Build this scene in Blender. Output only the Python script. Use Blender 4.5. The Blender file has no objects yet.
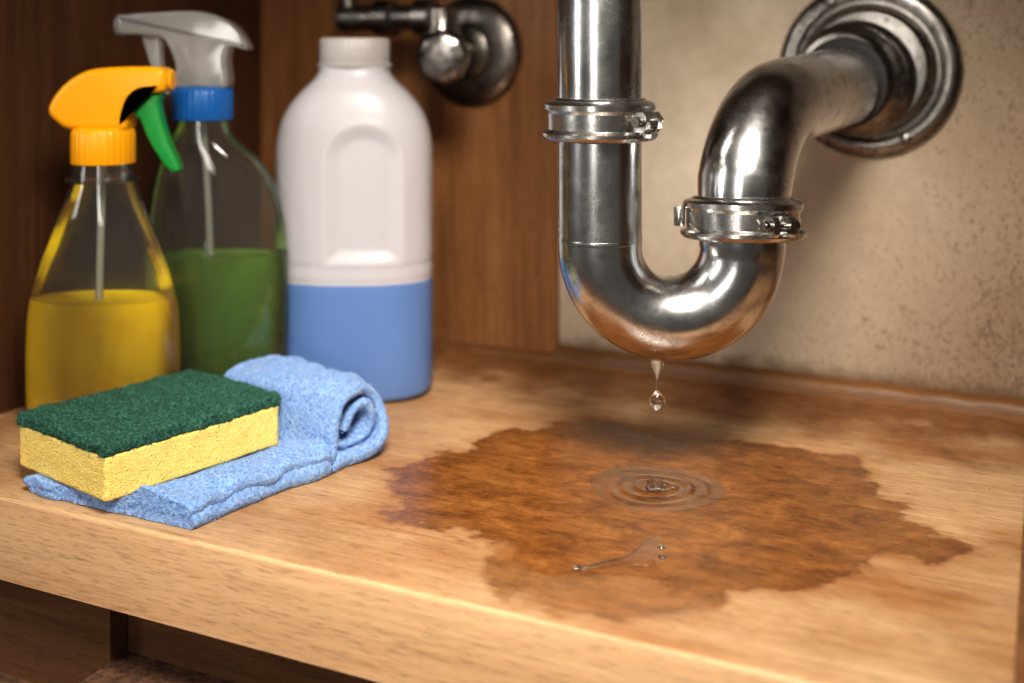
import bpy, bmesh, math, random
import numpy as np
from mathutils import Vector, Matrix, noise as mnoise
random.seed(4)
sc = bpy.context.scene
YAW = math.radians(25.1)

# ------------------------------------------------------------------ helpers
def link(o, parent=None):
    sc.collection.objects.link(o)
    if parent: o.parent = parent
    return o
def empty(name, loc=(0,0,0), rz=0):
    e = bpy.data.objects.new(name, None); e.empty_display_size=.02
    e.location = loc; e.rotation_euler=(0,0,rz); sc.collection.objects.link(e); return e
def mesh_obj(name, verts, faces, mats, parent=None, smooth=True, ang=40, midx=None):
    me = bpy.data.meshes.new(name); me.from_pydata([tuple(v) for v in verts], [], faces)
    for m in (mats if isinstance(mats,(list,tuple)) else [mats]): me.materials.append(m)
    if midx: me.polygons.foreach_set('material_index', midx)
    bm=bmesh.new(); bm.from_mesh(me); bmesh.ops.recalc_face_normals(bm, faces=bm.faces); bm.to_mesh(me); bm.free()
    if smooth:
        me.polygons.foreach_set('use_smooth',[True]*len(me.polygons))
        me.set_sharp_from_angle(angle=math.radians(ang))
    me.update()
    o = bpy.data.objects.new(name, me); return link(o,parent)
def rings_mesh(rings, cap0=True, cap1=True, closed=True):
    n=len(rings[0]); V=[]; F=[]
    for r in rings: V+=list(r)
    for i in range(len(rings)-1):
        for j in range(n if closed else n-1):
            k=(j+1)%n
            F.append((i*n+j,i*n+k,(i+1)*n+k,(i+1)*n+j))
    if cap0: F.append(tuple(range(n))[::-1])
    if cap1: F.append(tuple((len(rings)-1)*n+j for j in range(n)))
    return V,F
def frame(axis):
    a=Vector(axis).normalized()
    t=Vector((0,0,1)) if abs(a.z)<.9 else Vector((1,0,0))
    u=t.cross(a).normalized(); v=a.cross(u).normalized()
    return u,v,a
def lathe(name, prof, origin, axis, mat, parent=None, seg=64, ang=35, ribs=0, ribamp=0):
    u,v,a=frame(axis); o=Vector(origin); R=[]
    for r,h in prof:
        ring=[]
        for j in range(seg):
            t=2*math.pi*j/seg
            rr=max(r,1e-5)
            if ribs and r>ribamp*3: rr+= ribamp*math.cos(ribs*t)
            ring.append(o+a*h+(u*math.cos(t)+v*math.sin(t))*rr)
        R.append(ring)
    V,F=rings_mesh(R)
    return mesh_obj(name,V,F,mat,parent,ang=ang)
def sweep(name, pts, rad, mat, parent=None, seg=48, caps=True):
    P=[Vector(p) for p in pts]; n=len(P)
    if not isinstance(rad,(list,tuple)): rad=[rad]*n
    T=[]
    for i in range(n):
        d=(P[min(i+1,n-1)]-P[max(i-1,0)]); T.append(d.normalized())
    u,v,a=frame(T[0]); R=[]
    for i in range(n):
        if i>0:
            q=T[i-1].rotation_difference(T[i]); u=q@u; v=q@v
        R.append([P[i]+(u*math.cos(2*math.pi*j/seg)+v*math.sin(2*math.pi*j/seg))*rad[i] for j in range(seg)])
    V,F=rings_mesh(R,caps,caps)
    return mesh_obj(name,V,F,mat,parent,ang=50)
def box(name, lo, hi, mat, parent=None, bev=0.0):
    bm=bmesh.new(); bmesh.ops.create_cube(bm,size=1)
    for v in bm.verts:
        for i in range(3): v.co[i]=lo[i]+(v.co[i]+.5)*(hi[i]-lo[i])
    if bev>0: bmesh.ops.bevel(bm,geom=list(bm.edges),offset=bev,segments=3,profile=.5,affect='EDGES')
    me=bpy.data.meshes.new(name); bm.to_mesh(me); bm.free(); me.materials.append(mat)
    me.polygons.foreach_set('use_smooth',[True]*len(me.polygons)); me.set_sharp_from_angle(angle=math.radians(50))
    return link(bpy.data.objects.new(name,me),parent)
def catmull(pts, k=6, closed=True):
    out=[]; n=len(pts)
    rng=range(n) if closed else range(n-1)
    for i in rng:
        g=lambda q: Vector(pts[q%n]) if closed else Vector(pts[max(0,min(n-1,q))])
        p0,p1,p2,p3=g(i-1),g(i),g(i+1),g(i+2)
        for j in range(k):
            t=j/k
            out.append(.5*((2*p1)+(p2-p0)*t+(2*p0-5*p1+4*p2-p3)*t*t+(3*p1-p0-3*p2+p3)*t**3))
    if not closed: out.append(Vector(pts[-1]))
    return out
def slab(name, outline, thick, bev, mat, parent=None, k=5, yc=0.0):
    P=catmull([(a,b) for a,b in outline],k); n=len(P)
    area=sum(P[i].x*P[(i+1)%n].y-P[(i+1)%n].x*P[i].y for i in range(n))
    sg=1 if area>0 else -1
    N=[]
    for i in range(n):
        d=(P[(i+1)%n]-P[i-1]).normalized(); N.append(Vector((d.y,-d.x))*sg)
    for _ in range(4):
        N=[(N[i-1]+N[i]*2+N[(i+1)%n]).normalized() for i in range(n)]
    R=[]; S=6
    lay=[]
    for s in range(S+1):
        th=math.pi/2*s/S; lay.append((bev*(1-math.sin(th)), -(thick/2-bev)-bev*math.cos(th)))
    lay+= [(o,-y) for o,y in lay[::-1]]
    for o,y in lay:
        R.append([Vector((P[i].x-N[i].x*o, yc+y, P[i].y-N[i].y*o)) for i in range(n)])
    V,F=rings_mesh(R)
    return mesh_obj(name,V,F,mat,parent,ang=60)
def interp(tab,z):
    if z<=tab[0][0]: return tab[0][1:]
    for a,b in zip(tab,tab[1:]):
        if z<=b[0]:
            t=(z-a[0])/(b[0]-a[0]); return tuple(x+(y-x)*t for x,y in zip(a[1:],b[1:]))
    return tab[-1][1:]
def selli(hw,hd,off,z,seg,n=2.4,fn=None):
    r=[]
    for j in range(seg):
        t=2*math.pi*j/seg; c,s=math.cos(t),math.sin(t)
        x=hw*math.copysign(abs(c)**(2/n),c)+off; y=hd*math.copysign(abs(s)**(2/n),s)
        p=Vector((x,y,z))
        if fn: p=fn(p,t)
        r.append(p)
    return r

# ------------------------------------------------------------------ material DSL
class Mat:
    def __init__(s,name):
        s.m=bpy.data.materials.new(name); s.m.use_nodes=True; s.nt=s.m.node_tree
        s.b=s.nt.nodes['Principled BSDF']; s.out=s.nt.nodes['Material Output']
        s.tc=s.nt.nodes.new('ShaderNodeTexCoord')
    def n(s,t,ins=None,**kw):
        nd=s.nt.nodes.new(t)
        for k,v in kw.items(): setattr(nd,k,v)
        for k,v in (ins or {}).items(): s.set(nd,k,v)
        return nd
    def set(s,nd,k,v):
        sk=nd.inputs[k]
        if isinstance(v,bpy.types.NodeSocket): s.nt.links.new(v,sk)
        else:
            if sk.type=='RGBA' and len(v)==3: v=(*v,1)
            sk.default_value=v
    def P(s,**kw):
        for k,v in kw.items(): s.set(s.b,k.replace('_',' '),v)
    def map(s,scale=(1,1,1),rot=(0,0,0),loc=(0,0,0),src=None):
        return s.n('ShaderNodeMapping',{'Vector':src or s.tc.outputs['Object'],'Scale':scale,'Rotation':rot,'Location':loc}).outputs[0]
    def noise(s,vec,scale,detail=4,rough=.55,dist=0):
        return s.n('ShaderNodeTexNoise',{'Vector':vec,'Scale':scale,'Detail':detail,'Roughness':rough,'Distortion':dist}).outputs['Fac']
    def ramp(s,fac,stops,interp='LINEAR'):
        nd=s.n('ShaderNodeValToRGB',{'Fac':fac}); cr=nd.color_ramp; cr.interpolation=interp
        while len(cr.elements)<len(stops): cr.elements.new(.5)
        for e,(p,c) in zip(cr.elements,stops):
            e.position=p; e.color=(c,c,c,1) if isinstance(c,(int,float)) else (*c,1)
        return nd.outputs['Color']
    def mix(s,f,a,b,bt='MIX'):
        nd=s.nt.nodes.new('ShaderNodeMix'); nd.data_type='RGBA'; nd.blend_type=bt
        for idx,v in ((0,f),(6,a),(7,b)):
            sk=nd.inputs[idx]
            if isinstance(v,bpy.types.NodeSocket): s.nt.links.new(v,sk)
            else:
                if idx>0 and len(v)==3: v=(*v,1)
                sk.default_value=v
        return nd.outputs[2]
    def math(s,op,a,b=0.0,c=None,clamp=False):
        nd=s.nt.nodes.new('ShaderNodeMath'); nd.operation=op; nd.use_clamp=clamp
        for i,v in enumerate((a,b,c)):
            if v is None: continue
            if isinstance(v,bpy.types.NodeSocket): s.nt.links.new(v,nd.inputs[i])
            else: nd.inputs[i].default_value=v
        return nd.outputs[0]
    def mr(s,v,a,b,c=0.0,d=1.0,smooth=True):
        nd=s.n('ShaderNodeMapRange',{'Value':v,'From Min':a,'From Max':b,'To Min':c,'To Max':d})
        if smooth: nd.interpolation_type='SMOOTHSTEP'
        return nd.outputs[0]
    def bump(s,h,strength=.3,dist=.001,normal=None):
        ins={'Height':h,'Strength':strength,'Distance':dist}
        if normal: ins['Normal']=normal
        return s.n('ShaderNodeBump',ins).outputs[0]

def lin(r,g,b):
    f=lambda c:(c/255/12.92) if c/255<=.04045 else ((c/255+.055)/1.055)**2.4
    return (f(r),f(g),f(b))

def wood(name,cd,cm,cl,axis='X',rough=.5,contrast=1.0,ring=85):
    M=Mat(name)
    def sc3(l,t): return {'X':(l,t,t),'Y':(t,l,t),'Z':(t,t,l)}[axis]
    warp=M.noise(M.map(sc3(2,6)),1,3)
    v=M.n('ShaderNodeVectorMath',{0:M.map(sc3(3.0,ring)),1:M.n('ShaderNodeCombineXYZ',{'X':warp,'Y':warp,'Z':warp}).outputs[0]},operation='ADD').outputs[0]
    g1=M.noise(v,1.2,5,.6,.8)
    col=M.ramp(g1,[(.25,cd),(.5,cm),(.75,cl)])
    g2=M.noise(M.map(sc3(16,330)),1,4,.65)
    f2=M.ramp(g2,[(.3,.7),(.52,1.0)])
    col=M.mix(.6*contrast,col,f2,'MULTIPLY')
    g3=M.noise(M.map(sc3(80,1000)),1,3,.6)
    f3=M.ramp(g3,[(.35,.45),(.47,1.0)])
    col=M.mix(.6*contrast,col,f3,'MULTIPLY')
    g4=M.noise(M.map((1,1,1)),5,3)
    col=M.mix(.5,col,M.ramp(g4,[(.3,.76),(.7,1.1)]),'MULTIPLY')
    M.P(Base_Color=col,Roughness=rough)
    h=M.math('ADD',M.math('MULTIPLY',g3,.6),M.math('MULTIPLY',g2,.4))
    M.P(Normal=M.bump(h,.35,.0006))
    M.col=col; M.h=h
    return M

# --- room materials
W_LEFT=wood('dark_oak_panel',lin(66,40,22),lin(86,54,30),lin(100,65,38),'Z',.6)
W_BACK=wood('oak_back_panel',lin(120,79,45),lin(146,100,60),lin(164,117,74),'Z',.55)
W_FRONT=wood('light_wood_edge',lin(200,156,114),lin(216,174,132),lin(226,188,146),'X',.5,.9)
W_LOW=wood('lower_dark_wood',lin(88,58,34),lin(106,74,46),lin(122,88,56),'X',.6)
W_TRIM=wood('stained_trim_wood',lin(78,50,28),lin(120,82,48),lin(146,102,62),'X',.45)

# shelf top with water stain
S=wood('shelf_wood_stained',lin(182,143,104),lin(198,160,120),lin(212,176,137),'X',.55,1.2,150)
att=S.n('ShaderNodeAttribute',attribute_name='stain').outputs['Fac']
att2=S.n('ShaderNodeAttribute',attribute_name='stain_light').outputs['Fac']
nA=S.noise(S.map(),22,8,.55,.3); nB=S.noise(S.map((1,1.6,1)),70,6,.6)
off=S.math('ADD',S.math('MULTIPLY',S.math('SUBTRACT',nA,.5),.080),S.math('MULTIPLY',S.math('SUBTRACT',nB,.5),.016))
sd=S.math('ADD',att,off)
mask=S.mr(sd,-.0040,.0036)
sd2=S.math('ADD',att2,off)
mask2=S.mr(sd2,-.010,.010)
halo=S.mr(sd,-.022,.0)
rim=S.math('MULTIPLY',mask,S.mr(sd,.001,.010,1,0))
nS=S.noise(S.map((1,1.5,1)),34,9,.74,.4)
stn=S.mix(1.0,S.col,S.ramp(nS,[(.32,lin(112,84,52)),(.44,lin(156,120,78)),(.55,lin(186,148,102)),(.68,lin(216,182,138))]),'MULTIPLY')
fl_=S.noise(S.map((1,2.2,1)),160,5,.7)
stn=S.mix(S.ramp(fl_,[(.54,0.0),(.68,.55)]),stn,lin(80,52,28))
dryblotch=S.mix(S.ramp(S.noise(S.map((.8,1.2,1)),9,6,.6),[(.42,0.0),(.68,.85)]),S.col,S.mix(1.0,S.col,lin(206,170,128),'MULTIPLY'))
sep=S.n('ShaderNodeSeparateXYZ',{'Vector':S.tc.outputs['Object']})
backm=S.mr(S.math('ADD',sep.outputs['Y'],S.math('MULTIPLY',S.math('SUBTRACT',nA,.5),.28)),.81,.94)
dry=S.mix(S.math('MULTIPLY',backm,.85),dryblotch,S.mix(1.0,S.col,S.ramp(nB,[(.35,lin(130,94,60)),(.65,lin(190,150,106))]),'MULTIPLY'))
dry=S.mix(S.math('MULTIPLY',halo,.35),dry,S.mix(1.0,dry,lin(206,170,126),'MULTIPLY'))
c=S.mix(S.math('MULTIPLY',mask2,.75),dry,stn)
c=S.mix(S.math('MULTIPLY',mask,.95),c,stn)
c=S.mix(S.math('MULTIPLY',rim,.30),c,lin(100,66,36))
sp=S.noise(S.map(),130,4,.7)
c=S.mix(S.ramp(sp,[(.66,0.0),(.73,.7)]),c,lin(88,58,34))
kn=S.noise(S.map((1,1.8,1),loc=(.3,.2,0)),17,3,.5)
c=S.mix(S.ramp(kn,[(.68,0.0),(.78,.75)]),c,lin(108,72,42))
S.P(Base_Color=c,Roughness=S.mix(S.math('MAXIMUM',mask,S.math('MULTIPLY',mask2,.7)),(.6,.6,.6),S.ramp(nB,[(.35,.11),(.65,.30)])))
S.P(Normal=S.bump(S.h,.4,.0006))

# plaster
PL=Mat('mouldy_plaster')
n1=PL.noise(PL.map(),6,6,.6); n2=PL.noise(PL.map(),55,9,.72); n3=PL.noise(PL.map((1,1,.6)),380,6,.75)
base=PL.ramp(n1,[(.3,lin(192,174,152)),(.5,lin(210,195,175)),(.7,lin(222,209,191))])
base=PL.mix(.5,base,PL.ramp(n2,[(.3,.64),(.6,1.0)]),'MULTIPLY')
sp=PL.n('ShaderNodeSeparateXYZ',{'Vector':PL.tc.outputs['Object']})
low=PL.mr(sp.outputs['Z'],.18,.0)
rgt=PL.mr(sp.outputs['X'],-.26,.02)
grime_shade=PL.math('MULTIPLY',PL.math('ADD',PL.math('MULTIPLY',low,.5),PL.math('MULTIPLY',rgt,.9)),PL.ramp(n1,[(.3,.65),(.65,1.0)]),clamp=True)  # mould low and right, plus shade painted into the colour towards the right
thr=PL.math('ADD',PL.math('ADD',PL.math('MULTIPLY',n3,.85),PL.math('MULTIPLY',n2,.35)),PL.math('MULTIPLY',grime_shade,.14))
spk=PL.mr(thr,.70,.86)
base=PL.mix(PL.math('MULTIPLY',grime_shade,.8),base,lin(134,109,84))
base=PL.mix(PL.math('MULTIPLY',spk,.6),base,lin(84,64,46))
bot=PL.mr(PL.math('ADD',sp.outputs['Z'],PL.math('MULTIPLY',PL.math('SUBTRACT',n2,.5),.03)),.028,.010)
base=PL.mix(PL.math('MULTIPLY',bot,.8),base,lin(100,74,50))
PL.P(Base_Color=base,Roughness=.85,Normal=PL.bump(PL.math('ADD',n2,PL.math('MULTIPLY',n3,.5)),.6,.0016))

# metals
def metal(name,c0,c1,r0,r1,dirt=.3,dc=lin(58,44,32)):
    M=Mat(name)
    a=M.noise(M.map(),28,7,.65); b=M.noise(M.map((1,1,.25)),160,5,.6); d=M.noise(M.map(),75,8,.72)
    s1=M.noise(M.map((1,1,.06),rot=(0,.2,.3)),420,3,.5)
    col=M.mix(a,c0,c1)
    col=M.mix(M.ramp(d,[(.50,0.0),(.66,dirt)]),col,dc)
    rr=M.ramp(M.math('ADD',M.math('MULTIPLY',a,.6),M.math('MULTIPLY',d,.4)),[(.38,r0),(.62,r1)])
    M.P(Base_Color=col,Metallic=1.0,Roughness=rr)
    M.P(Normal=M.bump(M.math('ADD',M.math('MULTIPLY',b,.4),M.math('ADD',d,M.math('MULTIPLY',s1,.4))),.08,.0006))
    return M.m
STEEL=metal('worn_steel',lin(224,226,228),lin(200,200,200),.16,.31,.35)
STEEL_C=metal('clamp_steel',lin(216,215,212),lin(184,182,178),.20,.36,.5)
STEEL_D=metal('tarnished_steel',lin(168,164,160),lin(114,109,104),.22,.42,.75,lin(44,38,33))
DARKM=metal('blackened_brass',lin(156,150,144),lin(102,97,91),.25,.45,.7,lin(38,33,29))
RUB=Mat('black_rubber'); RUB.P(Base_Color=(.015,.014,.013),Roughness=.6); RUB=RUB.m

def shell(name,tint,gloss_r=.05,ior=1.45,milky=0.0,mc=(.8,.8,.8),k=1.3):
    M=Mat(name); nt=M.nt
    tr=M.n('ShaderNodeBsdfTransparent',{'Color':tint}); gl=M.n('ShaderNodeBsdfGlossy',{'Color':(1,1,1),'Roughness':gloss_r})
    bmp=M.bump(M.noise(M.map(),25,2),.15,.003)
    M.set(gl,'Normal',bmp)
    fr=M.n('ShaderNodeFresnel',{'IOR':ior,'Normal':bmp})
    base=tr.outputs[0]
    if milky>0:
        df=M.n('ShaderNodeBsdfDiffuse',{'Color':mc}); tl=M.n('ShaderNodeBsdfTranslucent',{'Color':mc})
        m1=M.n('ShaderNodeMixShader',{0:.5,1:df.outputs[0],2:tl.outputs[0]})
        m2=M.n('ShaderNodeMixShader',{0:milky,1:tr.outputs[0],2:m1.outputs[0]}); base=m2.outputs[0]
    ff=M.math('ADD',M.math('MULTIPLY',fr.outputs[0],k),.01,clamp=True)
    mx=M.n('ShaderNodeMixShader',{0:ff,1:base,2:gl.outputs[0]})
    nt.links.new(mx.outputs[0],M.out.inputs[0]); return M.m
CLEAR=shell('clear_plastic',(.93,.94,.92),.05,1.45,.05,(.7,.72,.7))
WATERFILM=shell('water_film',(.97,.97,.96),.03,1.33,k=2.4)
def liquid(name,glass,scat,tw):
    M=Mat(name); nt=M.nt
    M.P(Base_Color=glass,Roughness=.05,IOR=1.33,Transmission_Weight=1.0)
    df=M.n('ShaderNodeBsdfDiffuse',{'Color':scat}); tl=M.n('ShaderNodeBsdfTranslucent',{'Color':scat})
    m1=M.n('ShaderNodeMixShader',{0:.25,1:df.outputs[0],2:tl.outputs[0]})
    sw=M.noise(M.map((1,1,.6)),22,2,.5,1.0)
    f=M.mr(sw,.3,.7,tw-.10,tw+.10)
    m2=M.n('ShaderNodeMixShader',{0:f,1:m1.outputs[0],2:M.b.outputs[0]})
    nt.links.new(m2.outputs[0],M.out.inputs[0]); return M.m
YLIQ=liquid('yellow_cleaner_liquid',lin(255,230,50),lin(255,220,16),.16)
GLIQ=liquid('green_cleaner_liquid',lin(200,228,130),lin(134,172,76),.46)
def water():
    M=Mat('water'); M.P(Base_Color=(1,1,1),Roughness=.0,IOR=1.33,Transmission_Weight=1.0); return M.m
WATER=water()
def plastic(name,c,r=.35,sss=0,tr=0):
    M=Mat(name); b=M.bump(M.noise(M.map(),300,2),.05,.0005)
    M.P(Base_Color=c,Roughness=r,Normal=b)
    if sss: M.P(Subsurface_Weight=sss,Subsurface_Radius=(.02,.015,.01),Subsurface_Scale=1.0)
    return M.m
YPL=plastic('yellow_plastic',lin(246,168,12),.34,.12)
GPL=plastic('green_plastic',lin(28,140,60),.34,.1)
BPL=plastic('blue_plastic',lin(24,96,168),.36)
FROST=shell('frosted_trigger_plastic',(.92,.92,.92),.12,1.5,.45,(.80,.79,.77))
JUGM=plastic('milky_jug_plastic',lin(190,187,192),.38,.3)
JUGB=plastic('jug_plastic_blue_liquid_behind',lin(100,131,184),.38,.3)
CAPM=plastic('milky_cap_plastic',lin(172,167,165),.35,.2)
TUBE=shell('dip_tube_plastic',(.85,.85,.8),.15,1.5,.5,(.8,.8,.7))

def towelmat():
    M=Mat('blue_terry_cloth'); a=M.noise(M.map(),420,4,.6); b=M.noise(M.map(),60,4)
    v=M.n('ShaderNodeTexVoronoi',{'Vector':M.map(),'Scale':520.0}).outputs['Distance']
    c=M.ramp(a,[(.3,lin(96,136,200)),(.5,lin(130,168,222)),(.7,lin(164,194,238))])
    c=M.mix(.3,c,M.ramp(b,[(.3,.8),(.7,1.0)]),'MULTIPLY')
    M.P(Base_Color=c,Roughness=.95,Sheen_Weight=.3,Normal=M.bump(M.math('SUBTRACT',a,M.math('MULTIPLY',v,.6)),.7,.0012)); return M.m
TOWEL=towelmat()
def foam():
    M=Mat('yellow_sponge_foam')
    v=M.n('ShaderNodeTexVoronoi',{'Vector':M.map(),'Scale':900.0}).outputs['Distance']; v2=M.n('ShaderNodeTexVoronoi',{'Vector':M.map(),'Scale':330.0}).outputs['Distance']
    c=M.ramp(v,[(.05,lin(216,172,74)),(.3,lin(244,208,108)),(.6,lin(252,224,134))])
    c=M.mix(M.ramp(v2,[(.08,.6),(.2,0.0)]),c,lin(184,134,48))
    h=M.math('ADD',M.mr(v2,.05,.25),M.math('MULTIPLY',v,.7))
    M.P(Base_Color=c,Roughness=.9,Normal=M.bump(h,.6,.0010)); return M.m
FOAM=foam()
def pad():
    M=Mat('green_scouring_fibre'); a=M.noise(M.map(),500,4,.7); b=M.noise(M.map(),90,4)
    c=M.ramp(a,[(.35,lin(26,64,54)),(.5,lin(46,102,84)),(.68,lin(92,148,122))])
    c=M.mix(.4,c,M.ramp(b,[(.3,.6),(.7,1.1)]),'MULTIPLY')
    M.P(Base_Color=c,Roughness=.85,Normal=M.bump(a,1.0,.002)); return M.m
PAD=pad()
FLOORM=Mat('brown_cabinet_floor'); q=FLOORM.noise(FLOORM.map(),180,5,.7)
FLOORM.P(Base_Color=FLOORM.ramp(q,[(.35,lin(60,40,28)),(.7,lin(124,90,66))]),Roughness=.9,Normal=FLOORM.bump(q,.6,.002)); FLOORM=FLOORM.m

# ------------------------------------------------------------------ room shell
XL,XR=-.735,.35; YF,YB=.5187,.9675
poly=[(-.3866,.6308),(-.3935,.6704),(-.370,.7201),(-.366,.7693),(-.3363,.8035),(-.2905,.8097),(-.2422,.803),(-.1885,.8211),(-.1294,.8217),(-.108,.7793),(-.0823,.7538),(-.080,.7172),(-.0340,.7036),(-.0600,.6700),(-.088,.6640),(-.0938,.634),(-.1141,.6016),(-.1486,.5952),(-.1706,.5814),(-.205,.574),(-.2485,.5697),(-.2729,.5914),(-.3173,.5921),(-.3537,.5909)]
poly2=[(-.1706,.60),(-.145,.565),(-.1709,.5422),(-.2238,.5327),(-.2655,.5374),(-.282,.56),(-.29,.60),(-.2,.62)]
def sdf(P,poly):
    d=np.full(len(P),1e9); ins=np.zeros(len(P),bool); n=len(poly)
    for i in range(n):
        a=np.array(poly[i]); b=np.array(poly[(i+1)%n]); e=b-a; w=P-a
        t=np.clip((w@e)/(e@e),0,1); q=w-t[:,None]*e; d=np.minimum(d,np.hypot(q[:,0],q[:,1]))
        cnd=((a[1]>P[:,1])!=(b[1]>P[:,1])); xx=(b[0]-a[0])*(P[:,1]-a[1])/((b[1]-a[1]) or 1e-9)+a[0]
        ins^=(cnd&(P[:,0]<xx))
    return np.where(ins,d,-d)
prof=[(YF,-.052),(YF,-.030),(YF,-.0030),(YF+.0005,-.0014),(YF+.0016,-.0004),(YF+.0034,0)]
ny=115; prof+=[(YF+.0034+(YB-YF-.0034)*i/ny,0) for i in range(1,ny+1)]
prof+=[(YB,-.052)]
nx=270; xs=[XL+(XR-XL)*i/nx for i in range(nx+1)]
R=[[Vector((x,y,z)) for y,z in prof] for x in xs]
V,F=rings_mesh(R,False,False,True)
npf=len(prof)
F.append(tuple(range(npf))[::-1]); F.append(tuple(nx*npf+j for j in range(npf)))
mid=[]
for f in F:
    cy=sum(V[i].y for i in f)/len(f)
    mid.append(1 if (len(f)==4 and cy<YF+.0012) else 0)
shelf=mesh_obj('cabinet_shelf',V,F,[S.m,W_FRONT.m],None,ang=60,midx=mid)
co=np.array([tuple(v.co) for v in shelf.data.vertices])[:,:2]
for nm,pl in (('stain',poly),('stain_light',poly2)):
    a=shelf.data.attributes.new(nm,'FLOAT','POINT'); a.data.foreach_set('value',sdf(co,pl).astype(np.float32))

box('wall_back',(-.50,YB,-.13),(XR,YB+.02,.56),PL.m)
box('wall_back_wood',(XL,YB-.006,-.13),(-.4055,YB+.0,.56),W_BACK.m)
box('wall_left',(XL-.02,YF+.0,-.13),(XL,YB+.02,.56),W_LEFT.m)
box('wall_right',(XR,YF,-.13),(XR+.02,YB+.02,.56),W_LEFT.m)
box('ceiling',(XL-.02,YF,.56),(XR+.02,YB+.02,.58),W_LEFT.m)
box('floor',(-.533,.2,-.128),(.6,YB+.02,-.102),FLOORM)
box('floor_lower',(-1.2,.2,-.150),(.6,YB+.02,-.130),FLOORM)
box('wall_lower_left',(-1.0,.545,-.130),(-.533,.560,-.052),W_LOW.m)
box('baseboard_toe_kick',(-.5325,.560,-.102),(XR,.575,-.052),W_LOW.m)
def strip(name,x0,x1,y0,y1,h,mat,n=120):
    R=[]
    for i in range(n+1):
        x=x0+(x1-x0)*i/n; w=.0012*mnoise.noise(Vector((x*30,0,0))); w2=.0012*mnoise.noise(Vector((x*45,3,0)))
        R.append([Vector((x,y1,0.0)),Vector((x,y0+w,0.0)),Vector((x,y0+w+.0004,h*.7+w2)),Vector((x,y0+.003+w,h+w2)),Vector((x,y1,h+w2+.001))])
    V,F=rings_mesh(R); return mesh_obj(name,V,F,mat,ang=50)
strip('trim_back',-.4055,XR,YB-.0150,YB,.012,W_TRIM.m)
strip('trim_back_left',XL,-.4055,YB-.0135,YB-.006,.006,W_TRIM.m)
box('trim_right',(-.014,YF+.001,0.0),(.004,YB-.016,.012),W_TRIM.m,bev=.002)

# ------------------------------------------------------------------ P-trap
trap=empty('sink_drain_trap')
A=Vector((-.2621,.6928,0)); B=Vector((-.1795,.7315,0)); PR=.0268
U=(B-A).normalized(); C=(A+B)/2; RB=(B-A).length/2; zb=.1548
pts=[A+Vector((0,0,z)) for z in np.linspace(.558,zb,24)]; rad=[PR]*24
for i in range(1,40):
    t=math.pi*i/40; pts.append(C-U*RB*math.cos(t)+Vector((0,0,zb-RB*math.sin(t)))); rad.append(PR)
for z in (zb,.160,.166,.172): pts.append(B+Vector((0,0,z))); rad.append(PR+.0006)
D=Vector((.046,.236,0)).normalized(); RE=.074
for i in range(1,30):
    t=math.pi/2*i/30; pts.append(B+Vector((0,0,.172))+D*RE*(1-math.cos(t))+Vector((0,0,RE*math.sin(t))))
    rad.append(PR+.0034*min(1,i/6))
Lr=(YB-B.y)/D.y
for k in np.linspace(RE,Lr-.002,14):
    pts.append(B+D*k+Vector((0,0,.246+.012*(k-RE)/(Lr-RE)))); rad.append(PR+.0034)
sweep('trap_pipe',pts,rad,STEEL,trap,seg=72)
def clamp(tag,o,ax,screwdir,r0=PR):
    e=r0-PR
    lathe('coupling_nut_'+tag,[(r0-.001,-.0135),(.0325+e,-.0135),(.0355+e,-.0125),(.0372+e,-.0105),(.0372+e,-.0085),(.0352+e,-.0070),(.0336+e,-.0062),
        (.0336+e,.0040),(.0346+e,.0052),(.0356+e,.0064),(.0356+e,.0096),(.0344+e,.0108),(.0325+e,.0118),(.0302+e,.0122),(.0290+e,.0136),(r0-.001,.0138)],o,ax,STEEL_C,trap,seg=96,ang=28)
    u=Vector(screwdir).normalized(); a=Vector(ax).normalized(); t=a.cross(u).normalized()
    for s in (-1,1):
        c=Vector(o)+u*(.0365+e)+t*s*.0062-a*.0005
        prof=[(-.0045,-.0062),(.0035,-.0062),(.0055,-.004),(.0060,0),(.0055,.004),(.0035,.0062),(-.0045,.0062)]
        rings=[[c+u*p+a*q+t*k for p,q in prof] for k in (-.0022,.0022)]
        V,F=rings_mesh(rings); mesh_obj('clamp_ear_'+tag+('a' if s<0 else 'b'),V,F,STEEL_C,trap,ang=20)
    o2=Vector(o)+u*(.0375+e)
    lathe('clamp_bolt_'+tag,[(.0008,-.0135),(.0030,-.0135),(.0034,-.0125),(.0034,-.0088),(.0017,-.0086),(.0017,.0086),(.0036,.0088),(.0036,.0118),(.0030,.0124),(.0008,.0124)],o2,t,STEEL_D,trap,seg=24,ang=20)
up=Vector((0,0,1))
clamp('inlet',A+Vector((0,0,.2370)),up,(.96,-.30,0))
ax2=(up+D*.10-U*.05).normalized()
clamp('outlet',B+Vector((0,0,.1735))+D*.001,ax2,(.75,-.66,0),PR+.0026)
clampL=B+Vector((0,0,.1745))
lathe('clamp_pin_outlet',[(.0008,-.006),(.0032,-.006),(.0036,-.005),(.0036,.005),(.0032,.006),(.0008,.006)],clampL-U*.0403,ax2,STEEL_C,trap,seg=24)
lathe('weld_bead',[(PR-.002,-.002),(PR+.0003,-.0014),(PR+.0005,0),(PR+.0003,.0014),(PR-.002,.002)],A+Vector((0,0,.160)),up,STEEL,trap)
FC=B+D*Lr+Vector((0,0,.266)); fa=Vector((0,-1,0))
FC.y=YB
fl=[(.074,0),(.074,.003),(.0725,.006),(.069,.0085),(.064,.0095),(.060,.0088),(.0575,.0072),(.0545,.0075),(.0525,.0105),(.0505,.0150),(.0475,.0175),(.0445,.0180),(.020,.0180)]
lathe('wall_flange',[(r*.97,h) for r,h in fl],FC,fa,STEEL_D,trap,seg=96,ang=30)
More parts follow.
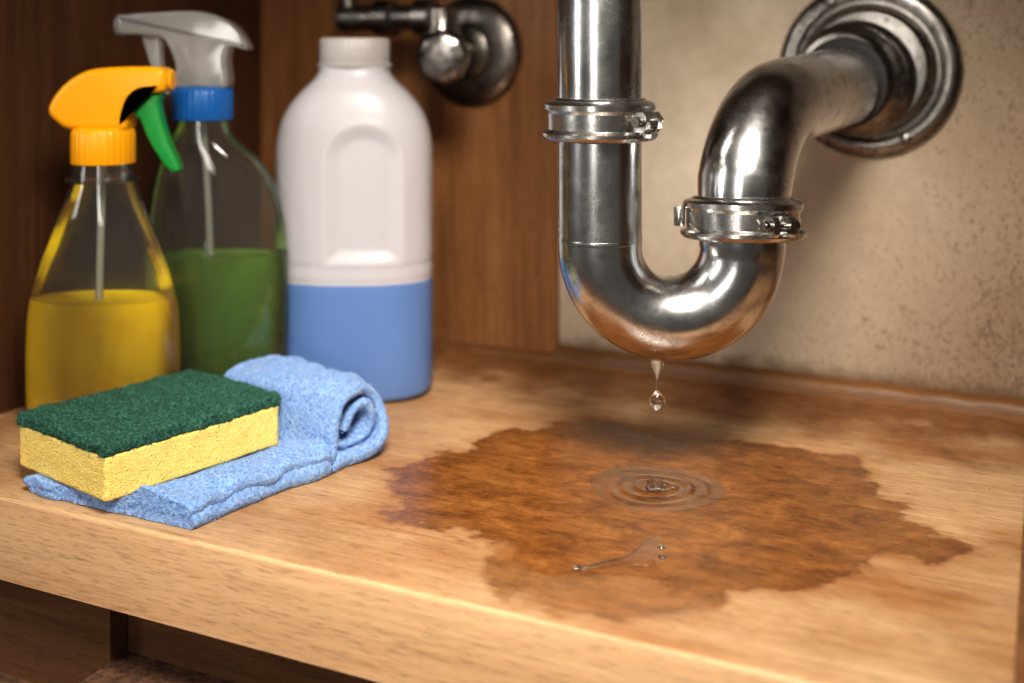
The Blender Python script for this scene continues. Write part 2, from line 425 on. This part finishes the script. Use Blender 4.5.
hp=[(.024,.014),(.045,.014),(.0465,.017),(.0465,.021),(.0445,.024),(.0415,.026),(.0412,.0345),(.0430,.036),(.0430,.0405),(.0412,.0425),(.038,.044),(.0372,.045),(.0368,.0520),(.0352,.0545),(.028,.055)]
lathe('flange_lock_nut',hp,FC-Vector((D.x*.02,0,.007)),-(D*.94+Vector((0,.06,.0))).normalized(),STEEL_D,trap,seg=96,ang=28)
lathe('rubber_seal',[(.029,0),(.0344,0),(.0350,.002),(.0344,.0060),(.0308,.0070),(.029,.0070)],FC-D*.054+Vector((0,0,-.0095)),-D,RUB,trap)
for k in range(2):
    t=math.radians(-62+k*180)
    c=FC+Vector((math.cos(t)*.0620,-.0078,math.sin(t)*.0620))
    lathe('flange_screw_%d'%(k+1),[(.0048,0),(.0046,.0015),(.003,.0028),(.0006,.003)],c,fa,STEEL_D,trap,seg=24)

# ------------------------------------------------------------------ shut-off valve
valve=empty('shutoff_valve')
E=Vector((-.4917,YB-.006,.280))
lathe('escutcheon',[(.052,0),(.052,.002),(.050,.0055),(.045,.009),(.036,.0115),(.026,.0125),(.024,.016),(.0205,.018),(.014,.019)],E,fa,DARKM,valve,seg=72,ang=30)
lathe('stub_pipe',[(.011,0),(.011,.05),(.0155,.05),(.0155,.058),(.010,.058)],E,fa,DARKM,valve,seg=32)
b0=Vector((-.489,.897,.284))
lathe('valve_body',[(.004,-.024),(.013,-.022),(.017,-.014),(.0185,0),(.017,.014),(.0145,.020),(.0145,.034),(.006,.036)],b0,(0,0,1),DARKM,valve,seg=36)
lathe('valve_stem',[(.007,0),(.007,.026),(.004,.027)],b0+Vector((.004,-.012,-.006)),Vector((.35,-1,-.05)),DARKM,valve,seg=24)
lathe('valve_handle',[(.004,0),(.017,.0005),(.0215,.003),(.0230,.007),(.0215,.011),(.018,.0135),(.008,.0145),(.002,.0145)],b0+Vector((.021,-.034,-.008)),Vector((.35,-1,-.05)),STEEL_D,valve,seg=48,ribs=8,ribamp=.0005)
zt=.311
lathe('outlet_arm',[(.006,0),(.0145,.0),(.0165,.002),(.0165,.018),(.0145,.020),(.0115,.021),(.0115,.040),(.0130,.041),(.0165,.043),(.0165,.060),(.0145,.062),(.0115,.063),(.0115,.078),(.0125,.080),(.0125,.098),(.005,.099)],Vector((-.495,.897,zt)),(-1,0,0),STEEL_D,valve,seg=32,ang=28)
sweep('riser_hose',catmull([(-.586,.897,.311),(-.587,.897,.335),(-.589,.895,.38),(-.592,.890,.46),(-.592,.890,.555)],6,False),.0085,DARKM,valve,seg=20)

# ------------------------------------------------------------------ yellow spray bottle
def surf(name,tab,z0,z1,nz,seg,mat,parent,shrink=0,n=2.4,base_r=.008,capt=True,capb=True,extra=None):
    R=[]
    zs=[z0+(z1-z0)*i/nz for i in range(nz+1)]
    hw,hd,off=interp(tab,z0); rr=base_r
    if rr>0:
        for i in range(6):
            t=math.pi/2*i/6; o=rr*(1-math.sin(t)); zz=z0+rr*(1-math.cos(t))
            hw,hd,off=interp(tab,zz); R.append(selli(hw-shrink-o,hd-shrink-o,off,zz,seg,n,extra))
        zs=[z for z in zs if z>z0+rr]
    for z in zs:
        hw,hd,off=interp(tab,z); R.append(selli(hw-shrink,hd-shrink,off,z,seg,n,extra))
    V,F=rings_mesh(R,capb,capt)
    return mesh_obj(name,V,F,mat,parent,ang=45)
def smoothtab(t,k=5):
    P=catmull([Vector((a,b,c)) for a,b,c,*_ in t],k,False); O=catmull([Vector((a[0],a[3],0)) for a in t],k,False)
    return [(p.x,p.y,p.z,o.y) for p,o in zip(P,O)]
yb=empty('yellow_spray_bottle',(-.6350,.6425,0.0004),YAW)
yt=smoothtab([(0,.0545,.026,0),(.02,.0565,.0275,0),(.05,.0572,.028,0),(.08,.0563,.028,0),(.098,.0538,.028,0),(.118,.0480,.0275,0),(.135,.0415,.0265,0),(.155,.0335,.0255,0),(.168,.0280,.0245,0),(.178,.0245,.0235,0),(.183,.0225,.0225,0),(.198,.0205,.0205,0)])
surf('bottle_shell',yt,0,.198,60,64,CLEAR,yb,0,2.2,capt=False)
surf('liquid',yt,.0015,.098,36,64,YLIQ,yb,.0012,2.2,.007)
lathe('neck_ring',[(.020,0),(.0262,.0005),(.0270,.002),(.0262,.0035),(.020,.004)],(0,0,.184),(0,0,1),CLEAR,yb)
lathe('collar',[(.019,0),(.0222,0),(.0226,.001),(.0226,.022),(.0216,.025),(.0185,.027),(.010,.027)],(0,0,.1975),(0,0,1),YPL,yb,seg=120,ribs=30,ribamp=.00035,ang=60)
head=[(-.0350,.2430),(-.0360,.2340),(-.0290,.2270),(-.0235,.2235),(-.0140,.2225),(.010,.2225),(.0200,.2225),(.0220,.2330),(.0260,.2440),(.0330,.2490),(.0450,.2500),(.0490,.2530),(.0500,.2620),(.0460,.2680),(.030,.2690),(.008,.2685),(-.010,.2655),(-.025,.2560)]
slab('spray_head',head,.027,.0050,YPL,yb)
slab('trigger',[(.0225,.2490),(.0440,.2495),(.0430,.2420),(.0450,.2300),(.0500,.2140),(.0560,.2000),(.0580,.1935),(.0555,.1910),(.0500,.1930),(.0420,.2030),(.0345,.2160),(.0290,.2290),(.0230,.2360)],.014,.0028,GPL,yb)
lathe('nozzle',[(.003,0),(.0074,0),(.0078,.001),(.0078,.003),(.0068,.004),(.002,.004)],(.0482,0,.2590),(1,0,0),YPL,yb,seg=24)
sweep('dip_tube',catmull([(0,0,.20),(-.001,-.002,.15),(.000,-.008,.10),(.003,-.014,.07),(.007,-.016,.04),(.010,-.014,.012)],6,False),.0028,TUBE,yb,seg=16)

# ------------------------------------------------------------------ green-liquid spray bottle
gb=empty('green_spray_bottle',(-.5955,.7215,0.0004),YAW)
o=-.0105
gt=smoothtab([(0,.0545,.0225,0),(.02,.0565,.024,0),(.06,.0572,.0242,0),(.10,.0572,.0242,0),(.125,.0563,.0242,0),(.145,.0542,.0242,0),(.165,.0508,.024,-.001),(.182,.0456,.024,-.003),(.197,.0386,.0235,-.006),(.208,.0308,.023,o),(.216,.0235,.022,o),(.228,.0205,.0205,o)])
surf('bottle_shell',gt,0,.228,64,64,CLEAR,gb,0,2.2,capt=False)
surf('liquid',gt,.0015,.1206,40,64,GLIQ,gb,.0012,2.2,.007)
lathe('collar',[(.019,0),(.0230,0),(.0235,.001),(.0235,.022),(.0225,.0245),(.018,.026),(.010,.026)],(o,0,.2265),(0,0,1),BPL,gb,seg=120,ribs=30,ribamp=.00035,ang=60)
wh=[(-.0745,.3060),(-.0715,.3085),(-.040,.3110),(-.012,.3115),(.008,.3060),(.020,.2960),(.0275,.2830),(.0240,.2810),(.0140,.2840),(.0105,.2740),(.0110,.2520),(-.010,.2515),(-.0300,.2520),(-.0290,.2680),(-.0340,.2830),(-.0400,.2905),(-.0570,.2925),(-.0730,.2940)]
slab('spray_head',wh,.026,.0040,FROST,gb)
slab('trigger',[(-.0565,.2930),(-.0430,.2930),(-.0420,.2780),(-.0400,.2620),(-.0370,.2480),(-.0400,.2440),(-.0440,.2500),(-.0490,.2650),(-.0540,.2800)],.012,.003,FROST,gb)
lathe('nozzle',[(.003,0),(.0085,0),(.009,.001),(.009,.005),(.0078,.0065),(.002,.0065)],(-.0715,0,.3005),(-1,0,0),FROST,gb,seg=24)
lathe('pump_core',[(.002,0),(.009,0),(.009,.035),(.006,.036),(.006,.048),(.002,.048)],(o,0,.2515),(0,0,1),CAPM,gb,seg=32)
sweep('dip_tube',catmull([(o,0,.228),(-.006,.0,.16),(-.002,-.006,.10),(.004,-.010,.04),(.006,-.008,.010)],6,False),.0028,TUBE,gb,seg=16)

# ------------------------------------------------------------------ jug
jg=empty('detergent_jug',(-.5215,.8065,0.0004),YAW)
jt=smoothtab([(0,.0615,.0425,0),(.010,.0640,.0440,0),(.05,.0645,.0445,0),(.082,.0645,.0445,0),(.10,.0645,.0445,0),(.15,.0643,.0445,0),(.185,.0643,.0445,0),(.205,.0635,.044,0),(.222,.0600,.0435,0),(.236,.0528,.0415,0),(.247,.0436,.038,0),(.256,.0342,.0325,0),(.262,.0298,.0293,0),(.268,.0283,.0283,0)])
def jugfn(p,t):
    def ss(a,b,x):
        x=max(0,min(1,(x-a)/(b-a))); return x*x*(3-2*x)
    z=p.z
    g=0.0
    for zc,w,am in ((.1085,.0030,.0006),(.0965,.0018,.0006)):
        g+=am*math.exp(-((z-zc)/w)**2)
    k=1-g/.06
    p=Vector((p.x*k,p.y*k,z))
    if p.y<0:
        cx,hw,zl_,zh=.0125,.0275,.1150,.2180
        dx=abs(p.x-cx); rr=.0265
        qx=max(dx-(hw-rr),0); qz=max(z-(zh-rr),0)
        if z>zh-rr: dd=math.hypot(qx,qz)-rr
        else: dd=dx-hw
        dd=max(dd,zl_-z)
        ins=ss(.004,-.009,dd)
        p.y+=.0034*ins*max(0,min(1,(-p.y)/.03))
        p.y-=.0005*math.exp(-((dd-.0045)/.0030)**2)*(1 if p.y<-.01 else 0)
    return p
zl=.0950
R=[];seg=220
def jr(z,o=0):
    hw,hd,off=interp(jt,z); return selli(hw-o,hd-o,off,z,seg,2.5,jugfn)
for i in range(8):
    t=math.pi/2*i/8; R.append(jr(.006*(1-math.cos(t)),.006*(1-math.sin(t))))
zz=[.006+(zl-.006)*i/30 for i in range(31)]; zz+=[zl+.0003]+[zl+(.268-zl)*i/110 for i in range(1,111)]
for z in zz: R.append(jr(z))
V,F=rings_mesh(R)
mid=[0 if sum(V[i].z for i in f)/len(f)>zl else 1 for f in F]
mesh_obj('jug_body',V,F,[JUGM,JUGB],jg,ang=50,midx=mid)
lathe('jug_cap',[(.010,0),(.0298,0),(.0303,.001),(.0303,.004),(.0283,.0045),(.0286,.006),(.0286,.0225),(.0273,.0245),(.024,.0250),(.002,.0250)],(0,0,.2665),(0,0,1),CAPM,jg,seg=180,ribs=45,ribamp=.0004,ang=60)

# ------------------------------------------------------------------ sponge + cloth
e1=Vector((.2355,.9706,0)); e2=Vector((-.9706,.2355,0)); F0=Vector((-.5110,.5190,0))
def ab(a,b,z): return F0+e1*a+e2*b+Vector((0,0,z))
sg=empty('kitchen_sponge')
def softbox(name,a0,a1,b0,b1,z0,z1,mat,res=.0013,rr=.003,amp=.0006,fr=500):
    na,nb,nz=[max(2,int((h-l)/res)) for l,h in ((a0,a1),(b0,b1),(z0,z1))]
    verts={}; faces=[]; V=[]
    def vid(i,j,k):
        key=(i,j,k)
        if key not in verts:
            p=Vector((a0+(a1-a0)*i/na,b0+(b1-b0)*j/nb,z0+(z1-z0)*k/nz))
            q=Vector((min(max(p.x,a0+rr),a1-rr),min(max(p.y,b0+rr),b1-rr),min(max(p.z,z0+rr*.4),z1-rr*.4)))
            d=p-q
            d2=Vector((d.x,d.y,d.z*2.5))
            if d2.length>rr: 
                d2=d2*(rr/d2.length); p=q+Vector((d2.x,d2.y,d2.z/2.5))
            nn=d.normalized() if d.length>1e-6 else Vector((0,0,0))
            f=mnoise.noise(p*fr)*amp+mnoise.noise(p*90)*amp*1.2+mnoise.noise(p*25)*amp*1.3
            p=p+nn*f
            verts[key]=len(V); V.append(ab(p.x,p.y,p.z))
        return verts[key]
    for (A_,B_,ax) in ((na,nb,2),(na,nz,1),(nb,nz,0)):
        for i in range(A_):
            for j in range(B_):
                for side in (0,1):
                    if ax==2: k=nz*side; f=[vid(i,j,k),vid(i+1,j,k),vid(i+1,j+1,k),vid(i,j+1,k)]
                    elif ax==1: k=nb*side; f=[vid(i,k,j),vid(i+1,k,j),vid(i+1,k,j+1),vid(i,k,j+1)]
                    else: k=na*side; f=[vid(k,i,j),vid(k,i+1,j),vid(k,i+1,j+1),vid(k,i,j+1)]
                    faces.append(f if side else f[::-1])
    return mesh_obj(name,V,faces,mat,None,ang=180)
def fuzz(name,obj,n,ln,wd,mat,parent,curl=.5):
    me=obj.data; me.calc_loop_triangles(); tv=[(t.vertices[0],t.vertices[1],t.vertices[2]) for t in me.loop_triangles]
    vs=[v.co.copy() for v in me.vertices]; ar=np.array([t.area for t in me.loop_triangles]); cs=np.cumsum(ar)
    rr=np.random.RandomState(3); ids=np.searchsorted(cs,rr.rand(n)*cs[-1])
    V=[];F=[]
    for i in ids:
        a,b,c=[vs[k] for k in tv[min(i,len(tv)-1)]]
        r1,r2=random.random(),random.random()
        if r1+r2>1:r1,r2=1-r1,1-r2
        p=a+(b-a)*r1+(c-a)*r2; nr=(b-a).cross(c-a).normalized()
        rnd=Vector((random.gauss(0,1),random.gauss(0,1),random.gauss(0,1))).normalized()
        d=(nr+rnd*curl*1.6).normalized(); 
        if d.dot(nr)<0.15: d=(d+nr*.6).normalized()
        t=d.cross(rnd).normalized()*wd; L=ln*random.uniform(.5,1.3)
        m=p+d*L*.55+rnd*L*.15; e=p+(d+rnd*.7).normalized()*L
        k=len(V); p=p-nr*.0003
        V+=[p-t,p+t,m+t*.8,m-t*.8,e]; F+=[(k,k+1,k+2,k+3),(k+3,k+2,k+4)]
    V=[Vector((v.x,v.y,max(v.z,.0003))) for v in V]
    me2=bpy.data.meshes.new(name); me2.from_pydata([tuple(v) for v in V],[],F); me2.materials.append(mat); me2.update()
    return link(bpy.data.objects.new(name,me2),parent)
ZS=.0102
foamo=softbox('foam_block',0,.133,0,.102,ZS,ZS+.0275,FOAM,amp=.0004); foamo.parent=sg
pado=softbox('scouring_pad',-.0005,.1335,-.0005,.1025,ZS+.0270,ZS+.0350,PAD,amp=.0011,fr=380,rr=.0022); pado.parent=sg
fuzz('pad_fibres',pado,16000,.0022,.00016,PAD,sg,1.2)

cl=empty('microfiber_cloth')
def clothsheet(name,profile,b0,b1,thick,seed,k=14,nb=130,a_lo=True,wav=.008):
    P=catmull([Vector(p) for p in profile],k,False)
    L=[0]
    for i in range(1,len(P)): L.append(L[-1]+(P[i]-P[i-1]).length)
    n=int(L[-1]/.0015); Q=[]; j=0
    for i in range(n+1):
        s=L[-1]*i/n
        while j<len(L)-2 and L[j+1]<s: j+=1
        t=(s-L[j])/max(1e-9,L[j+1]-L[j]); Q.append(P[j].lerp(P[j+1],min(1,t)))
    m=len(Q); N=[]
    for i in range(m):
        d=(Q[min(i+1,m-1)]-Q[max(i-1,0)]).normalized(); N.append(Vector((-d.y,d.x)))
    def pt(i,jb,side):
        b=b0+(b1-b0)*jb/nb
        q=Q[i]; nn=N[i]
        end=min(1,min(i,m-1-i)/3.0); edge=min(1,min(jb,nb-jb)/3.5)
        th=thick/2*(math.sqrt(1-(1-end)**2)*.9+.1)*(math.sqrt(1-(1-edge)**2)*.9+.1)
        a=q.x+nn.x*th*side; z=q.y+nn.y*th*side
        lift=max(0,min(1,(z-.008)/.03))
        w=mnoise.noise(Vector((i*.03,b*20,seed)))*.008+mnoise.noise(Vector((i*.07,b*55,seed+5)))*.0050
        ttl=mnoise.noise(Vector((a*620,b*620,z*620+side*7+seed)))*.0007
        z=z+w*lift+ttl
        a=a+mnoise.noise(Vector((i*.035,b*18,seed+9)))*.011*lift+ttl
        bb=b+mnoise.noise(Vector((i*.035,seed*3.1,(0 if jb<nb/2 else 4))))*wav*abs(2*jb/nb-1)
        free=max(0,min(1,(-bb-.002)/.012)) if a<.135 else max(0,min(1,(a-.134)/.01))
        z*=1-.30*(1-free)
        if lift<.5:
            rp=max(0,mnoise.noise(Vector((a*30+bb*20,bb*26,1.7)))+.15)*.014+max(0,mnoise.noise(Vector((a*95,bb*70,4.7))))*.005
            z+=rp*free*(1-lift*2)*(z/.012)
        if a_lo:
            lo=.008-.2426*bb
            if a<lo+.012:
                a=lo+.012-(lo+.012-a)*.5
            a=max(a,lo+ (0.003*mnoise.noise(Vector((bb*60,1,seed)))+.003))
        z=max(z,.0006)
        return ab(a,bb,z)
    V=[];F=[];
    for side in (1,-1):
        for i in range(m):
            for jb in range(nb+1): V.append(pt(i,jb,side))
    W=nb+1; O=m*W
    for i in range(m-1):
        for jb in range(nb):
            a_=i*W+jb; F.append((a_,a_+1,a_+W+1,a_+W)); F.append((O+a_,O+a_+W,O+a_+W+1,O+a_+1))
    for i in range(m-1):
        for jb in (0,nb):
            a_=i*W+jb; F.append((a_,a_+W,O+a_+W,O+a_))
    for jb in range(nb):
        for i in (0,m-1):
            a_=i*W+jb; F.append((a_,a_+1,O+a_+1,O+a_))
    return mesh_obj(name,V,F,TOWEL,cl,ang=180)
main=[(-.016,.0036),(.03,.0036),(.08,.0036),(.13,.0038),(.161,.0048),(.175,.0080),(.1840,.0150),(.1865,.0250),(.1835,.0370),(.1740,.0465),(.1610,.0490),(.1500,.0445),(.1440,.0320),(.1405,.0190),(.1355,.0112),(.120,.0100),(.08,.0100),(.03,.0100),(-.016,.0100)]
c1=clothsheet('folded_layer',main,-.050,.077,.0078,2.0)
inner=[(.148,.0125),(.156,.0122),(.164,.0135),(.1710,.0190),(.1740,.0265),(.1710,.0345),(.1640,.0375),(.1580,.0345),(.1550,.0270),(.1520,.0210)]
c2=clothsheet('inner_fold',inner,-.0445,.070,.0066,7.0,a_lo=False)
for nm,ob,n in (('terry_loops_outer',c1,70000),('terry_loops_inner',c2,12000)):
    fuzz(nm,ob,n,.0014,.00019,TOWEL,cl,.9)

# ------------------------------------------------------------------ water
wd=empty('water_drip')
DX=C-U*.0088; bx,by=DX.x,DX.y
zt=zb-math.sqrt((RB+PR)**2-.0088**2)
lathe('hanging_drop',[(.0001,-.0215),(.0004,-.0205),(.0006,-.018),(.0007,-.014),(.0010,-.0105),(.0018,-.0084),(.0029,-.006),(.0036,-.004),(.0044,-.0015),(.0056,.0008),(.0066,.0018),(.002,.0024)],(bx,by,zt-.0004),(0,0,1),WATER,wd,seg=32,ang=80)
dp=[]
for i in range(17):
    t=math.pi*i/16; r=.0052*math.sin(t); z=-.0052*math.cos(t)
    if z>0: r*= (1-.50*(z/.0052)**1.5); z*=1.5
    dp.append((max(r,.00002),z))
lathe('falling_drop',dp,(bx,by,zt-.0275),(0,0,1),WATER,wd,seg=32,ang=80)
sp=empty('water_splash')
sx,sy=-.2301,.7077
rg=[];nr=120;RM=.040
for i in range(nr+1):
    r=RM*i/nr+1e-4
    ring=[]
    for j in range(96):
        t=2*math.pi*j/96
        wob=1+.06*math.sin(2*t+1)+.05*math.sin(3*t)
        fade=max(0,1-(r/RM)**2)
        am=.00056*(.6+.4*math.sin(t+.6)*math.sin(2*t+1.3))+.00026
        h=am*math.sin(r*2*math.pi/.0095+.8)*fade
        ring.append(Vector((sx+r*wob*math.cos(t),sy+r*wob*math.sin(t),max(.00012,.0009*fade+h))))
    rg.append(ring)
V,F=rings_mesh(rg,True,False)
mesh_obj('ripple_rings',V,F,WATERFILM,sp,ang=180)
lathe('splash_crown',[(.0060,0),(.0048,.0010),(.0044,.0026),(.0048,.0038),(.0043,.0039),(.0036,.0026),(.0030,.0014),(.0018,.0016),(.0012,.0034),(.0015,.0054),(.0007,.0066),(.0001,.0068)],(sx,sy,.0008),(0,0,1),WATER,sp,seg=40,ribs=7,ribamp=.0006,ang=80)
for k in range(14):
    t=k*.61+.3; r=.007+.008*random.random(); q=random.uniform(.5,1.3)
    lathe('bead_%d'%(k+1),[(.0001,0),(.0008*q,.0003*q),(.0011*q,.0009*q),(.0008*q,.0016*q),(.0001,.0019*q)],(sx+r*math.cos(t),sy+r*math.sin(t),.0010),(0,0,1),WATER,sp,seg=12,ang=80)
pd=empty('water_puddle')
ol=catmull([(-.2340,.5785),(-.2290,.5800),(-.2180,.5960),(-.2100,.6180),(-.2095,.6330),(-.2040,.6370),(-.1990,.6240),(-.1930,.6100),(-.1935,.5990),(-.2020,.5960),(-.2150,.5900),(-.2280,.5770)],8)
cx=sum(p.x for p in ol)/len(ol); cy=sum(p.y for p in ol)/len(ol)
rg=[]
for k,h in ((1.0,0.0001),(.97,.00024),(.92,.00042),(.82,.00058),(.65,.0007),(.4,.0008),(.05,.0008)):
    rg.append([Vector((cx+(p.x-cx)*k,cy+(p.y-cy)*k,h)) for p in ol])
V,F=rings_mesh(rg,False,True); mesh_obj('pool',V,F,WATERFILM,pd,ang=180)
for k,(x,y,r) in enumerate(((-.2325,.5785,.0028),(-.1990,.6240,.0022),(-.1950,.612,.0020))):
    lathe('bead_%d'%(k+1),[(.0001,r*.7),(r*.5,r*.62),(r*.85,r*.35),(r,.0002)][::-1],(x,y,.0002),(0,0,1),WATER,pd,seg=20,ang=80)

# ------------------------------------------------------------------ lights
def area(name,loc,tgt,sx_,sy_,pw,col,spread=180):
    l=bpy.data.lights.new(name,'AREA'); l.shape='RECTANGLE'; l.size=sx_; l.size_y=sy_; l.energy=pw; l.color=col; l.spread=math.radians(spread)
    o=bpy.data.objects.new(name,l); o.location=loc
    o.rotation_euler=(Vector(tgt)-Vector(loc)).to_track_quat('-Z','Y').to_euler(); sc.collection.objects.link(o)
area('kitchen_light',(-.02,.16,.74),(-.32,.70,.03),.30,.24,3.0,(1,.92,.81),78)
area('left_fill',(-1.05,-.15,.50),(-.36,.72,.10),.20,.6,2.4,(1,.97,.92))  # added fill softbox from the left, for steel reflections and the bottles
area('front_fill',(-.18,-.55,.42),(-.25,.75,.12),.16,.5,1.15,(1,.96,.89),120)  # added soft fill behind the camera, reflects along the middle of the pipe
w=bpy.data.worlds.new('World'); sc.world=w; w.use_nodes=True
bg=w.node_tree.nodes['Background']; bg.inputs[0].default_value=(1,.91,.81,1); bg.inputs[1].default_value=.075

# ------------------------------------------------------------------ camera
cam=bpy.data.cameras.new('camera'); co_=bpy.data.objects.new('camera',cam); sc.collection.objects.link(co_)
co_.location=(0,0,.28); co_.rotation_euler=(math.radians(90),0,YAW)
cam.lens=40.43; cam.sensor_width=36; cam.shift_y=-.2827; cam.clip_start=.01
cam.dof.use_dof=True; cam.dof.focus_distance=.710; cam.dof.aperture_fstop=3.2
sc.camera=co_
sc.view_settings.view_transform='Standard'
for lk in ('Medium High Contrast','Standard - Medium High Contrast','None'):
    try:
        sc.view_settings.look=lk; print('LOOK',lk); break
    except Exception as ex: print(ex)
sc.view_settings.exposure=0.0
